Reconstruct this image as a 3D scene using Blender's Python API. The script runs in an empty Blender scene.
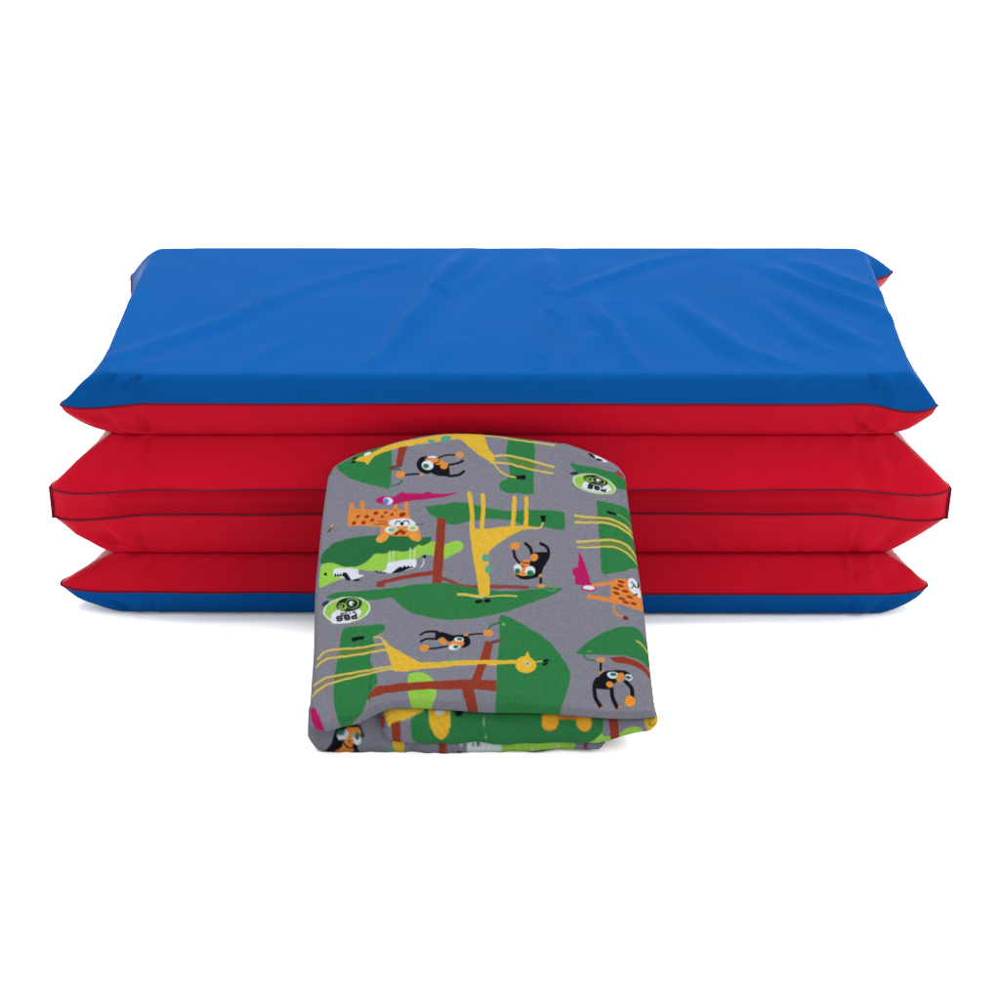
import bpy, math, random
import numpy as np
random.seed(4); rng = np.random.RandomState(4)
scene = bpy.context.scene
COL = scene.collection

# ------------------------------------------------------------ helpers
def lin(c):
    c = np.asarray(c, float) / 255.0
    return np.where(c <= .04045, c / 12.92, ((c + .055) / 1.055) ** 2.4)

def link(name, verts, faces, mat, parent=None, smooth=True):
    me = bpy.data.meshes.new(name)
    me.from_pydata([tuple(map(float, v)) for v in verts], [], [tuple(map(int, f)) for f in faces])
    me.materials.append(mat)
    if smooth: me.polygons.foreach_set('use_smooth', [True] * len(me.polygons))
    me.update()
    o = bpy.data.objects.new(name, me); COL.objects.link(o)
    if parent: o.parent = parent
    return o

def tube(pts, r, n=8, closed=False):
    P = np.asarray(pts, float); m = len(P); V = []; F = []
    for i in range(m):
        a = P[(i - 1) % m] if (closed or i > 0) else P[i]
        b = P[(i + 1) % m] if (closed or i < m - 1) else P[i]
        t = b - a; t /= (np.linalg.norm(t) + 1e-12)
        u = np.cross(t, (0, 0, 1)); 
        if np.linalg.norm(u) < .2: u = np.cross(t, (0, 1, 0))
        u /= np.linalg.norm(u); w = np.cross(t, u)
        for k in range(n):
            th = 2 * math.pi * k / n
            V.append(P[i] + r * (math.cos(th) * u + math.sin(th) * w))
    for i in range(m if closed else m - 1):
        j = (i + 1) % m
        for k in range(n):
            l = (k + 1) % n
            F.append((i * n + k, i * n + l, j * n + l, j * n + k))
    if not closed:
        F.append(tuple(range(n))); F.append(tuple(m * n - 1 - k for k in range(n)))
    return V, F

class Noise1:                                   # smooth random curve
    def __init__(s, seed, n=400): s.v = np.random.RandomState(seed).uniform(-1, 1, n); s.n = n
    def __call__(s, x):
        x = np.asarray(x, float) % (s.n - 1); i = np.floor(x).astype(int); f = x - i
        f = f * f * (3 - 2 * f); return s.v[i] * (1 - f) + s.v[(i + 1) % s.n] * f

class Noise2:
    def __init__(s, seed, n=64): s.v = np.random.RandomState(seed).uniform(-1, 1, (n, n)); s.n = n
    def __call__(s, x, y):
        n = s.n; x = np.asarray(x, float) % (n - 1); y = np.asarray(y, float) % (n - 1)
        i = np.floor(x).astype(int); j = np.floor(y).astype(int); f = x - i; g = y - j
        f = f * f * (3 - 2 * f); g = g * g * (3 - 2 * g); v = s.v
        i2 = (i + 1) % n; j2 = (j + 1) % n
        return (v[i, j] * (1 - f) + v[i2, j] * f) * (1 - g) + (v[i, j2] * (1 - f) + v[i2, j2] * f) * g

# ------------------------------------------------------------ materials
def vinyl(name, rgb, rough=.42, spec=.22):
    m = bpy.data.materials.new(name); m.use_nodes = True
    N = m.node_tree.nodes; L = m.node_tree.links; b = N['Principled BSDF']
    tc = N.new('ShaderNodeTexCoord')
    n1 = N.new('ShaderNodeTexNoise'); n1.inputs['Scale'].default_value = 9; n1.inputs['Detail'].default_value = 3
    L.new(tc.outputs['Object'], n1.inputs['Vector'])
    mx = N.new('ShaderNodeMix'); mx.data_type = 'RGBA'
    c = np.array(rgb)
    mx.inputs[6].default_value = (*(c * .9), 1); mx.inputs[7].default_value = (*(c * 1.1), 1)
    L.new(n1.outputs['Fac'], mx.inputs[0]); L.new(mx.outputs[2], b.inputs['Base Color'])
    rr = N.new('ShaderNodeMapRange'); rr.inputs['To Min'].default_value = rough - .05; rr.inputs['To Max'].default_value = rough + .07
    n2 = N.new('ShaderNodeTexNoise'); n2.inputs['Scale'].default_value = 40; n2.inputs['Detail'].default_value = 4
    L.new(tc.outputs['Object'], n2.inputs['Vector']); L.new(n2.outputs['Fac'], rr.inputs['Value']); L.new(rr.outputs[0], b.inputs['Roughness'])
    n3 = N.new('ShaderNodeTexNoise'); n3.inputs['Scale'].default_value = 900; n3.inputs['Detail'].default_value = 2
    L.new(tc.outputs['Object'], n3.inputs['Vector'])
    n4 = N.new('ShaderNodeTexNoise'); n4.inputs['Scale'].default_value = 55; n4.inputs['Detail'].default_value = 2
    L.new(tc.outputs['Object'], n4.inputs['Vector'])
    bp = N.new('ShaderNodeBump'); bp.inputs['Strength'].default_value = .10; bp.inputs['Distance'].default_value = .0004
    L.new(n3.outputs['Fac'], bp.inputs['Height'])
    b2 = N.new('ShaderNodeBump'); b2.inputs['Strength'].default_value = .35; b2.inputs['Distance'].default_value = .0006
    L.new(n4.outputs['Fac'], b2.inputs['Height']); L.new(bp.outputs[0], b2.inputs['Normal'])
    L.new(b2.outputs[0], b.inputs['Normal'])
    b.inputs['Specular IOR Level'].default_value = spec
    return m

BLUE = vinyl('blue_vinyl', (.0012, .0305, .116), .36, .002)
RED = vinyl('red_vinyl', (.200, .0018, .0075), .36, .012)
CORD = vinyl('dark_red_binding', (.060, .004, .010), .5, .01)

def cloth_mat():
    m = bpy.data.materials.new('printed_cotton_flannel'); m.use_nodes = True
    N = m.node_tree.nodes; L = m.node_tree.links; b = N['Principled BSDF']
    at = N.new('ShaderNodeAttribute'); at.attribute_name = 'print'
    tc = N.new('ShaderNodeTexCoord')
    n = N.new('ShaderNodeTexNoise'); n.inputs['Scale'].default_value = 620; n.inputs['Detail'].default_value = 5
    L.new(tc.outputs['Object'], n.inputs['Vector'])
    mr = N.new('ShaderNodeMapRange'); mr.inputs['From Min'].default_value = .3; mr.inputs['From Max'].default_value = .7
    mr.inputs['To Min'].default_value = .88; mr.inputs['To Max'].default_value = 1.12
    L.new(n.outputs['Fac'], mr.inputs['Value'])
    mx = N.new('ShaderNodeVectorMath'); mx.operation = 'MULTIPLY'
    L.new(at.outputs['Color'], mx.inputs[0]); L.new(mr.outputs[0], mx.inputs[1])
    L.new(mx.outputs[0], b.inputs['Base Color'])
    b.inputs['Roughness'].default_value = .95; b.inputs['Specular IOR Level'].default_value = .05
    b.inputs['Sheen Weight'].default_value = .0; b.inputs['Sheen Roughness'].default_value = .5
    n2 = N.new('ShaderNodeTexNoise'); n2.inputs['Scale'].default_value = 650; n2.inputs['Detail'].default_value = 3
    L.new(tc.outputs['Object'], n2.inputs['Vector'])
    bp = N.new('ShaderNodeBump'); bp.inputs['Strength'].default_value = .35; bp.inputs['Distance'].default_value = .0006
    L.new(n2.outputs['Fac'], bp.inputs['Height']); L.new(bp.outputs[0], b.inputs['Normal'])
    return m
CLOTH = cloth_mat()

def paper():
    m = bpy.data.materials.new('white_paper_sweep'); m.use_nodes = True
    N = m.node_tree.nodes; L = m.node_tree.links; b = N['Principled BSDF']
    n = N.new('ShaderNodeTexNoise'); n.inputs['Scale'].default_value = 3
    mx = N.new('ShaderNodeMix'); mx.data_type = 'RGBA'
    mx.inputs[6].default_value = (.94, .94, .94, 1); mx.inputs[7].default_value = (.96, .96, .96, 1)
    L.new(n.outputs['Fac'], mx.inputs[0]); L.new(mx.outputs[2], b.inputs['Base Color'])
    b.inputs['Roughness'].default_value = .9; b.inputs['Specular IOR Level'].default_value = .1
    return m

# ------------------------------------------------------------ setting
V = [(-12, -8, 0), (12, -8, 0), (12, 12, 0), (-12, 12, 0)]
g = link('ground', V, [(0, 1, 2, 3)], paper(), smooth=False); g['kind'] = 'structure'

# ------------------------------------------------------------ the mat: padded panels
def rounded_quad(q, r=.012, step=.0022):
    """closed outline through the four corners, returns points, normals, arclength and corner arclengths"""
    q = [np.array(p, float) for p in q]; pts = []; cidx = []
    for k in range(4):
        a, p, b = q[k - 1], q[k], q[(k + 1) % 4]
        ua = (a - p) / np.linalg.norm(a - p); ub = (b - p) / np.linalg.norm(b - p)
        s, e = p + ua * r, p + ub * r
        arc = [((1 - t) ** 2) * s + 2 * t * (1 - t) * p + t * t * e for t in np.linspace(0, 1, 9)]
        cidx.append(len(pts) + 4); pts += arc
        nb = b + (p - b) / np.linalg.norm(p - b) * r
        n = max(2, int(np.linalg.norm(nb - e) / step))
        pts += [e + (nb - e) * i / n for i in range(1, n)]
    P = np.array(pts); T = np.roll(P, -1, 0) - np.roll(P, 1, 0); T /= np.linalg.norm(T, axis=1)[:, None]
    Nn = np.stack([T[:, 1], -T[:, 0]], 1)
    seg = np.linalg.norm(np.roll(P, -1, 0) - P, axis=1); s = np.concatenate([[0], np.cumsum(seg)[:-1]])
    return P, Nn, s, seg.sum(), [s[i] for i in cidx]

def seam_line(P, Nn, s, tot, cs, zs, ears, bulge, seed):
    """where the two covers are sewn together: close to the foam along the edges, drawn out to a tip at each corner"""
    S = np.zeros((len(P), 3)); S[:, :2] = P; S[:, 2] = zs
    W = np.zeros(len(P)); nz = Noise1(seed)
    off = np.zeros(len(P))
    for k in range(4):                      # bulge of side k -> k+1
        L = (cs[(k + 1) % 4] - cs[k]) % tot; d = (s - cs[k]) % tot
        m = d < L; off[m] = bulge[k]
    off = off * (1 + .10 * nz(s * 25))
    for i in range(6): off = (off + np.roll(off, 1) + np.roll(off, -1)) / 3
    S[:, :2] += Nn * off[:, None]
    S[:, 2] += .0004 * nz(s * 12 + 50)
    for k, (tip, Ln, Lp, p, dip) in enumerate(ears):
        d = (s - cs[k] + tot / 2) % tot - tot / 2
        w = np.where(d < 0, 1 + d / Ln, 1 - d / Lp).clip(0, 1)
        w = w ** p; S += w[:, None] * np.array(tip); S[:, 2] -= dip * np.sin(np.pi * w ** 1.5) * (w > 0); W = np.maximum(W, w)
    return S, W

def cover(P, Nn, s, S, W, z, seed, inset=(0, 0), conv=.3, inward=.0045, n=16, fold=1.0):
    """rings from the foam rim at height z round and down (or up) to the seam"""
    nz = Noise1(seed); nz2 = Noise1(seed + 1); rings = []
    F = np.zeros((len(P), 3)); F[:, :2] = P; F[:, 2] = z
    F[:, 0] += np.where(P[:, 0] < 0, inset[0], -inset[1]) * np.clip(np.abs(P[:, 0]) / .26, 0, 1)
    dz = S[:, 2] - z
    P0 = F.copy(); P0[:, :2] -= Nn * inward
    cv = conv * W[:, None]; hz = np.array((1., 1., 0)); vt = np.array((0, 0, 1.))
    P1 = F + (S - F) * (.30 * W[:, None]) * (1 + cv * .5 * hz - cv * vt * .9)
    k2 = (.48 + .18 * W)[:, None]
    P2 = F + (S - F) * (k2 + cv * .30 * hz - cv * .25 * vt); P2[:, :2] += (1 - W)[:, None] * (F - P2)[:, :2] * (.95 if fold == 0 else .3)
    front = (Nn[:, 1] < -.3).astype(float); near = np.exp(-((.305 - np.abs(P[:, 0])) / .055) ** 2)
    amp = (.0005 + .0060 * W * (1 - W) * (.35 + .65 * front) + .0020 * np.exp(-((W - .05) / .2) ** 2) * (W > 0) * front + .0014 * near * front) * fold
    tuck = front * (.0022 * np.exp(-((W - .01) / .05) ** 2) * (W > 0) - .0026 * np.exp(-((W - .12) / .06) ** 2) + .0020 * np.exp(-((W - .42) / .10) ** 2) - .0020 * np.exp(-((W - .62) / .07) ** 2))
    rid = lambda v: 1 - 2 * np.abs(v)
    for i in range(n + 1):
        t = i / n
        c = (1 - t) ** 3 * P0 + 3 * (1 - t) ** 2 * t * P1 + 3 * (1 - t) * t * t * P2 + t ** 3 * S
        b = math.sin(math.pi * t) 
        c[:, :2] += Nn * (b * (amp * (rid(nz(s * 55 + 2 * t)) * .55 + nz2(s * 130 + t) * .45) + tuck * fold))[:, None]
        rings.append(c)
    return rings

# folds pressed into the top cover: polylines on the top face and their strength
STROKES = [
 ([(-0.282, 0.0254), (-0.2398, 0.0736), (-0.2013, 0.1161), (-0.1722, 0.1609)], .4),
 ([(-0.0896, 0.0138), (-0.0761, 0.0695), (-0.0569, 0.145), (-0.0434, 0.2155), (-0.0245, 0.2788)], 1),
 ([(0.0286, 0.0061), (0.033, 0.0904), (0.0382, 0.1563), (0.0392, 0.2788)], .9),
 ([(0.0975, 0.0061), (0.0884, 0.0695), (0.0748, 0.1227), (0.0748, 0.1563)], 1),
 ([(0.0424, 0.1725), (0.0784, 0.2033), (0.1206, 0.2479), (0.1635, 0.2788)], .38),
 ([(-0.0387, 0.1795), (-0.0197, 0.2155), (-0.0081, 0.2658)], .4),
 ([(0.2213, 0.1563), (0.2428, 0.0946), (0.2665, 0.0593)], .7),
 ([(0.2186, 0.2278), (0.2475, 0.1795), (0.273, 0.145), (0.2907, 0.1161)], .9),
 ([(0.2412, 0.2479), (0.2666, 0.2033), (0.2893, 0.1748)], .7),
 ([(0.1298, 0.1563), (0.1594, 0.0695), (0.182, 0.0138)], .7),
 ([(0.1491, 0.1161), (0.1789, 0.0491), (0.21, 0.0138)], .5),
 ([(0.1971, 0.145), (0.2188, 0.0799), (0.2362, 0.0491)], .5),
 ([(-0.0488, 0.0061), (-0.0427, 0.0392), (-0.0399, 0.0695)], .4),
 ([(0.0524, 0.0099), (0.0573, 0.0491), (0.0656, 0.0799)], .5),
 ([(-0.1755, 0.1563), (-0.1333, 0.2033), (-0.0804, 0.2479)], .25),
 ([(-0.1741, 0.0061), (-0.1693, 0.0392), (-0.1522, 0.0695)], .3),
 ([(0.2637, 0.0004), (0.2592, 0.0593), (0.2602, 0.1118)], .4)]

def smooth_line(p, n=12):
    p = np.array(p, float); out = []
    for i in range(len(p) - 1):
        a = p[max(i - 1, 0)]; b = p[i]; c = p[i + 1]; d = p[min(i + 2, len(p) - 1)]
        for t in np.linspace(0, 1, n, endpoint=False):
            out.append(.5 * (2 * b + (c - a) * t + (2 * a - 5 * b + 4 * c - d) * t * t + (3 * b - a - 3 * c + d) * t ** 3))
    out.append(p[-1]); return np.array(out)

def top_relief(x, y):
    h = np.zeros_like(x)
    for pts, a in STROKES:
        L = smooth_line(pts); best = np.full(x.shape, 9.); side = np.zeros_like(x); tt = np.zeros_like(x)
        for i in range(len(L) - 1):
            d = L[i + 1] - L[i]; l2 = (d ** 2).sum()
            t = (((x - L[i, 0]) * d[0] + (y - L[i, 1]) * d[1]) / l2).clip(0, 1)
            px = x - L[i, 0] - t * d[0]; py = y - L[i, 1] - t * d[1]; r = np.hypot(px, py)
            m = r < best; best = np.where(m, r, best); side = np.where(m, (d[0] * py - d[1] * px) / math.sqrt(l2), side)
            tt = np.where(m, (i + t) / (len(L) - 1), tt)
        w = .0078; env = np.sin(math.pi * np.clip(tt * .8 + .1, 0, 1)) ** .7
        h += a * RELIEF * env * (np.exp(-(best / w) ** 2) - .55 * np.exp(-((side + 1.7 * w) ** 2 + np.maximum(best - np.abs(side), 0) ** 2) / (1.3 * w) ** 2))
    n = Noise2(8); n2 = Noise2(9)
    h += .0009 * n(x * 11 + y * 5 + 9, y * 14 + 9) + .00025 * n2(x * 34 + 30, y * 50 + 30)
    return h * np.clip((y - .002) / .03, .10, 1) * np.clip((.290 - y) / .05, .15, 1)
RELIEF = .0046

def fill(rings0, z, relief=None, levels=50):
    """closes the flat face inside the first ring, level by level towards the middle"""
    base = rings0; c = base[:, :2].mean(0); out = []
    for i in range(1, levels):
        k = 1 - i / levels
        r = base.copy(); r[:, :2] = c + (base[:, :2] - c) * k
        out.append(r)
    return out, c

def make_mesh(name, rings, centre, mat, parent, flip=False, relief=None):
    """rings run from the middle of the face outwards to the seam"""
    n = len(rings[0]); V = [np.array([[centre[0], centre[1], rings[0][:, 2].mean()]])] + rings
    V = np.concatenate(V)
    if relief is not None:
        x, y = V[:, 0], V[:, 1]
        inner = np.ones(len(V)); k = 1 + (len(rings) - 12) * n
        V[:, 2] += relief(x, y) * np.clip((V[:, 2] - (V[:, 2].max() - .012)) / .010, 0, 1)
    F = []
    for j in range(n):
        F.append((0, 1 + j, 1 + (j + 1) % n))
    for i in range(len(rings) - 1):
        a = 1 + i * n; b = a + n
        for j in range(n):
            l = (j + 1) % n; F.append((a + j, b + j, b + l, a + l))
    if flip: F = [f[::-1] for f in F]
    return link(name, V, F, mat, parent)

mat_root = bpy.data.objects.new('rest_mat', None); COL.objects.link(mat_root)
mat_root['label'] = 'vinyl rest mat folded into four stacked padded panels, blue outside and red inside'
mat_root['category'] = 'rest mat'

EARS = {}
def panel(q, z0, z1, zs, ears, bulge, seed, up, low, upname, lowname, top=False, ins=((0, 0), (0, 0)), conv=(.05, .5), folds=(1, 1)):
    P, Nn, s, tot, cs = rounded_quad(q, .016 if top else .007)
    S, W = seam_line(P, Nn, s, tot, cs, zs, ears, bulge, seed)
    objs = []
    pn = bpy.data.objects.new('panel', None); COL.objects.link(pn); pn.parent = mat_root
    for (z, mat, nm, flip, inset) in ((z1, up, upname, False, ins[0]), (z0, low, lowname, True, ins[1])):
        R = cover(P, Nn, s, S, W, z, seed + (3 if flip else 7), inset, conv[1] if flip else conv[0], fold=folds[1] if flip else folds[0])
        F, c = fill(R[0], z, levels=(56 if (top and not flip) else 5))
        rel = top_relief if (top and not flip) else None
        make_mesh(nm, F[::-1] + R, c, mat, pn, flip, rel)
    v, f = tube(S, .0008, 6, closed=True)
    link('seam_piping', v, f, CORD, pn)
    return P, S, W, s, tot, cs

# corner order: front left, front right, back right, back left.  ear = (offset of tip, reach before corner, reach after corner, power)
def ears(fl, fr, br, bl, Lf=.034, Ls=.065, dip=.0015):
    return [(fl, Ls, Lf, 1.1, .0015), (fr, Lf, Ls, 1.1, dip), (br, .026, Lf, 1.0, 0), (bl, Lf, .08, .9, 0)]

p1 = panel([(-.283, 0), (.290, 0), (.300, .288), (-.287, .288)], .1437, .190, .1700,
      ears((-.029, .014, -.009), (.019, .010, -.008), (.024, -.006, .001), (-.013, -.002, -.001), Ls=.045, dip=.004),
      (.004, .004, .004, .004), 11, BLUE, RED, 'blue_cover', 'red_cover', top=True, ins=((0, 0), (.004, .007)), conv=(.15, .8))
p2 = panel([(-.279, 0), (.282, 0), (.287, .288), (-.281, .288)], .0972, .1435, .1095,
      ears((-.036, .014, -.009), (.034, .014, -.010), (.030, .004, 0), (-.030, .004, 0)),
      (.0165, .008, .004, .008), 21, RED, BLUE, 'red_cover', 'blue_cover', conv=(.05, -.3), folds=(1, 0))
p3 = panel([(-.286, 0), (.284, 0), (.287, .288), (-.281, .288)], .0507, .0970, .0885,
      ears((-.031, .014, -.011), (.034, .014, -.012), (.030, .004, 0), (-.030, .004, 0)),
      (.011, .008, .004, .008), 31, BLUE, RED, 'blue_cover', 'red_cover', conv=(-.3, .2), folds=(0, 1))
p4 = panel([(-.283, 0), (.284, -.003), (.287, .288), (-.279, .288)], .0022, .0505, .0250,
      ears((-.034, .014, -.004), (.025, .014, -.004), (.030, .004, 0), (-.030, .004, 0)),
      (.010, .006, .004, .008), 41, RED, BLUE, 'red_cover', 'blue_cover')

# folded hinge band between the second and third panels
def hinge(pa, pb):
    Pa, Sa, Wa, sa, ta, ca = pa; Pb, Sb, Wb, sb, tb, cb = pb
    n = 260; nz = Noise1(77)
    def sample(S, s, tot, cs):
        L = (cs[1] - cs[0]) % tot; q = (cs[0] + np.linspace(0, L, n)) % tot
        ss = np.concatenate([s, [tot]]); return np.stack([np.interp(q, ss, np.concatenate([S[:, k], S[:1, k]])) for k in range(3)], 1)
    A = sample(Sa, sa, ta, ca); B = sample(Sb, sb, tb, cb); m = 9; V = []; F = []
    for side in (0, 1):
        for i in range(m):
            t = i / (m - 1); R = A * (1 - t) + B * t
            x = R[:, 0]
            edge = np.exp(-((.318 - np.abs(x)) / .045) ** 2)
            R[:, 1] += math.sin(math.pi * t) * (.0080 * (1 - .85 * edge) + .0016 * nz(np.abs(x) * 60 + 9) * (.25 + edge)) + side * .0012
            V.append(R)
    V = np.concatenate(V)
    for side in (0, 1):
        o = side * m * n
        for i in range(m - 1):
            for j in range(n - 1):
                f = (o + i * n + j, o + i * n + j + 1, o + (i + 1) * n + j + 1, o + (i + 1) * n + j)
                F.append(f[::-1] if side == 0 else f)
    h = link('hinge', V, F, RED, mat_root)
    for k in (0, n - 1):
        v, f = tube([A[k] + (0, 0, .001), (A[k] + B[k]) / 2, B[k] - (0, 0, .001)], .0014, 8)
        link('end_binding', v, f, CORD, h)
hinge(p2, p3)

# ------------------------------------------------------------ the printed cloth
SC = 3; SS = 2; X0, X1, Y0, Y1 = 285, 685, 400, 785        # print sheet, in print units
class Print:
    def __init__(s, base):
        s.k = SC * SS; s.w = (X1 - X0) * s.k; s.h = (Y1 - Y0) * s.k
        s.a = np.zeros((s.h, s.w, 3), np.float32); s.a[:] = lin(base)
    def _box(s, p, pad):
        x0 = max(int((p[:, 0].min() - pad - X0) * s.k), 0); x1 = min(int((p[:, 0].max() + pad - X0) * s.k) + 2, s.w)
        y0 = max(int((p[:, 1].min() - pad - Y0) * s.k), 0); y1 = min(int((p[:, 1].max() + pad - Y0) * s.k) + 2, s.h)
        ys, xs = np.mgrid[y0:y1, x0:x1]
        return (slice(y0, y1), slice(x0, x1)), (xs + .5) / s.k + X0, (ys + .5) / s.k + Y0
    def _put(s, sl, m, c, al):
        s.a[sl][m] = s.a[sl][m] * (1 - al) + lin(c) * al
    def poly(s, pts, c, al=1, soft=True):
        p = np.array(pts, float)
        if soft and len(p) > 4: p = chaikin(p)
        sl, X, Y = s._box(p, 0); ins = np.zeros(X.shape, bool)
        for i in range(len(p)):
            x1, y1 = p[i - 1]; x2, y2 = p[i]
            if y1 == y2: continue
            ins ^= ((Y < y1) != (Y < y2)) & (X < (x2 - x1) * (Y - y1) / (y2 - y1) + x1)
        s._put(sl, ins, c, al)
    def line(s, pts, w, c, al=1, curve=True):
        p = np.array(pts, float)
        if curve and len(p) > 2: p = smooth_line(p, 8)
        sl, X, Y = s._box(p, w); D = np.full(X.shape, 9e9)
        for i in range(len(p) - 1):
            d = p[i + 1] - p[i]; l2 = (d ** 2).sum() + 1e-9
            t = (((X - p[i, 0]) * d[0] + (Y - p[i, 1]) * d[1]) / l2).clip(0, 1)
            D = np.minimum(D, (X - p[i, 0] - t * d[0]) ** 2 + (Y - p[i, 1] - t * d[1]) ** 2)
        s._put(sl, D < (w / 2) ** 2, c, al)
    def ell(s, c0, rx, ry, c, rot=0, al=1):
        a = math.radians(rot); p = np.array([[c0[0] - max(rx, ry), c0[1] - max(rx, ry)], [c0[0] + max(rx, ry), c0[1] + max(rx, ry)]], float)
        sl, X, Y = s._box(p, 0); dx = X - c0[0]; dy = Y - c0[1]
        u = dx * math.cos(a) + dy * math.sin(a); v = -dx * math.sin(a) + dy * math.cos(a)
        s._put(sl, (u / rx) ** 2 + (v / ry) ** 2 < 1, c, al)
    def text(s, word, c0, h, adv, th, c, rot, sx=1, sy=1):
        """stroke lettering; rot in degrees turns the whole word"""
        G = {'P': [[(0, 1), (0, 0), (.6, 0), (.75, .12), (.75, .4), (.6, .52), (0, .52)]],
             'B': [[(0, 0), (0, 1), (.6, 1), (.78, .88), (.78, .62), (.6, .5), (0, .5)], [(0, 0), (.55, 0), (.7, .12), (.7, .38), (.55, .5)]],
             'S': [[(.75, .12), (.6, 0), (.15, 0), (0, .12), (0, .38), (.15, .5), (.6, .5), (.75, .62), (.75, .88), (.6, 1), (.15, 1), (0, .88)]],
             'K': [[(0, 0), (0, 1)], [(.7, 0), (0, .5), (.7, 1)]], 'I': [[(.3, 0), (.3, 1)]],
             'D': [[(0, 0), (0, 1), (.5, 1), (.75, .75), (.75, .25), (.5, 0), (0, 0)]]}
        a = math.radians(rot); tot = adv * len(word)
        for i, ch in enumerate(word):
            for st in G[ch]:
                q = []
                for (x, y) in st:
                    u = (i * adv - tot / 2 + adv * .12 + x * adv * .85) * sx; v = (y - .5) * h * sy
                    q.append((c0[0] + u * math.cos(a) - v * math.sin(a), c0[1] + u * math.sin(a) + v * math.cos(a)))
                s.line(q, th, c, curve=False)
    def done(s):
        a = s.a.reshape(s.h // SS, SS, s.w // SS, SS, 3).mean((1, 3)); s.a = None
        for i in range(1):                                   # ink bleeds a little into the nap
            a = (a + np.roll(a, 1, 0) + np.roll(a, -1, 0) + np.roll(a, 1, 1) + np.roll(a, -1, 1)) / 5
        s.img = a; return s
    def at(s, x, y):
        h, w, _ = s.img.shape
        fx = ((x - X0) * SC - .5).clip(0, w - 1.01); fy = ((y - Y0) * SC - .5).clip(0, h - 1.01)
        i = fx.astype(int); j = fy.astype(int); f = (fx - i)[..., None]; g_ = (fy - j)[..., None]; A = s.img
        return (A[j, i] * (1 - f) + A[j, i + 1] * f) * (1 - g_) + (A[j + 1, i] * (1 - f) + A[j + 1, i + 1] * f) * g_

def chaikin(p):
    for _ in range(2):
        q = np.roll(p, -1, 0); p = np.stack([.82 * p + .18 * q, .18 * p + .82 * q], 1).reshape(-1, 2)
    return p
def tile(ox, oy, k):                                       # a part of the print drawn in its own finer units
    return lambda *pts: [(ox + x * k, oy + y * k) for x, y in pts]
A = tile(300, 420, .19); B = tile(480, 420, .19); Cc = tile(300, 590, .19); D = tile(480, 590, .19)
E1 = tile(305, 425, .1); E2 = tile(395, 425, .1); E3 = tile(305, 510, .1); E4 = tile(395, 510, .1)
E5 = tile(485, 500, .1); E6 = tile(570, 500, .1); E7 = tile(560, 600, .1); E8 = tile(400, 610, .1); E9 = tile(305, 670, .1)
G1 = tile(310, 585, .08); G2 = tile(560, 440, .08)

GREY = (129, 130, 142); GR = (44, 124, 68); GD = (38, 110, 62); LG = (150, 204, 76); YE = (226, 184, 56); YL = (214, 190, 92)
OR = (226, 142, 60); BR = (146, 56, 38); BK = (10, 12, 22); MG = (180, 22, 98); WH = (222, 228, 240); TE = (92, 164, 136)
SP = (140, 48, 16); FA = (214, 146, 84); TAN = (160, 142, 120); PU = (40, 116, 72)

pr = Print(GREY)
# --- green leaves and canopies
pr.poly(E1((310,390),(460,300),(560,230),(700,190),(880,170),(866,640),(760,615),(600,580),(450,530),(360,470),(318,415)), GR)
pr.poly(E1((225,510),(235,455),(290,405),(270,470),(240,510)), GR)
pr.poly(B((150,60),(285,60),(286,385),(286,385),(140,380),(95,362),(92,325),(148,300),(150,230),(132,180),(150,130)), GR)
pr.poly(G2((130,270),(300,312),(520,355),(700,385),(830,470),(840,625),(690,570),(560,470),(400,410),(240,415),(170,340)), GR)
pr.poly(E6((265,0),(265,0),(355,2),(500,35),(600,100),(720,640),(660,680),(600,690),(540,722),(440,740),(322,752),(308,640),(280,250)), GR)
pr.poly(A((650,460),(690,455),(740,450),(800,438),(870,440),(1000,462),(1100,475),(1210,463),(1310,465),(1395,478),(1398,478),(1398,575),(1345,570),(1280,555),(1200,560),(1100,520),(1000,515),(900,530),(870,540),(820,555),(770,550),(720,520),(680,500),(670,480)), GR)
# bushes and zebras
pr.poly(A((100,885),(112,760),(150,740),(360,740),(400,690),(500,680),(640,640),(720,640),(760,655),(800,640),(840,635),(865,660),(855,690),(830,700),(800,715),(755,732),(710,720),(690,705),(650,705),(610,730),(540,750),(450,795),(380,795),(300,780),(260,815),(170,855),(125,880)), LG)
pr.poly(A((125,690),(180,640),(260,620),(350,608),(430,603),(560,610),(620,618),(695,612),(685,640),(640,662),(620,652),(590,680),(540,695),(490,685),(440,705),(390,700),(360,740),(300,768),(230,768),(170,745),(110,755),(112,715)), GD)
pr.poly(E3((290,570),(540,575),(535,640),(600,645),(540,670),(500,690),(400,680),(330,650),(290,660)), WH)
pr.poly(E3((375,620),(420,610),(445,650),(470,690),(430,700),(395,665)), BK)
for k in range(4): pr.poly(E3((296+k*26,640),(312+k*26,620),(322+k*26,650),(300+k*26,660)), BK, soft=False)
pr.ell(E3((520,693))[0], 3.6, 1.3, BK, -5); pr.ell(E3((212,635))[0], 1.7, 1.6, BK, 30)
pr.poly(A((455,750),(530,738),(600,728),(616,735),(612,775),(540,792),(480,806),(400,806),(450,790)), WH)
pr.poly(A((470,808),(505,782),(525,768),(535,776),(548,762),(558,774),(570,764),(580,774),(592,766),(600,775),(560,785),(520,802)), BK)
for x0_, y0_ in ((470,688),(490,688),(580,672),(603,668)): pr.line(A((x0_, y0_), (x0_ - 3, y0_ + 60)), .9, (210, 226, 190), curve=False)
pr.ell(A((398,797))[0], 1.6, .8, BK); pr.ell(A((425,805))[0], 5, .9, (70, 84, 96))
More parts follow.
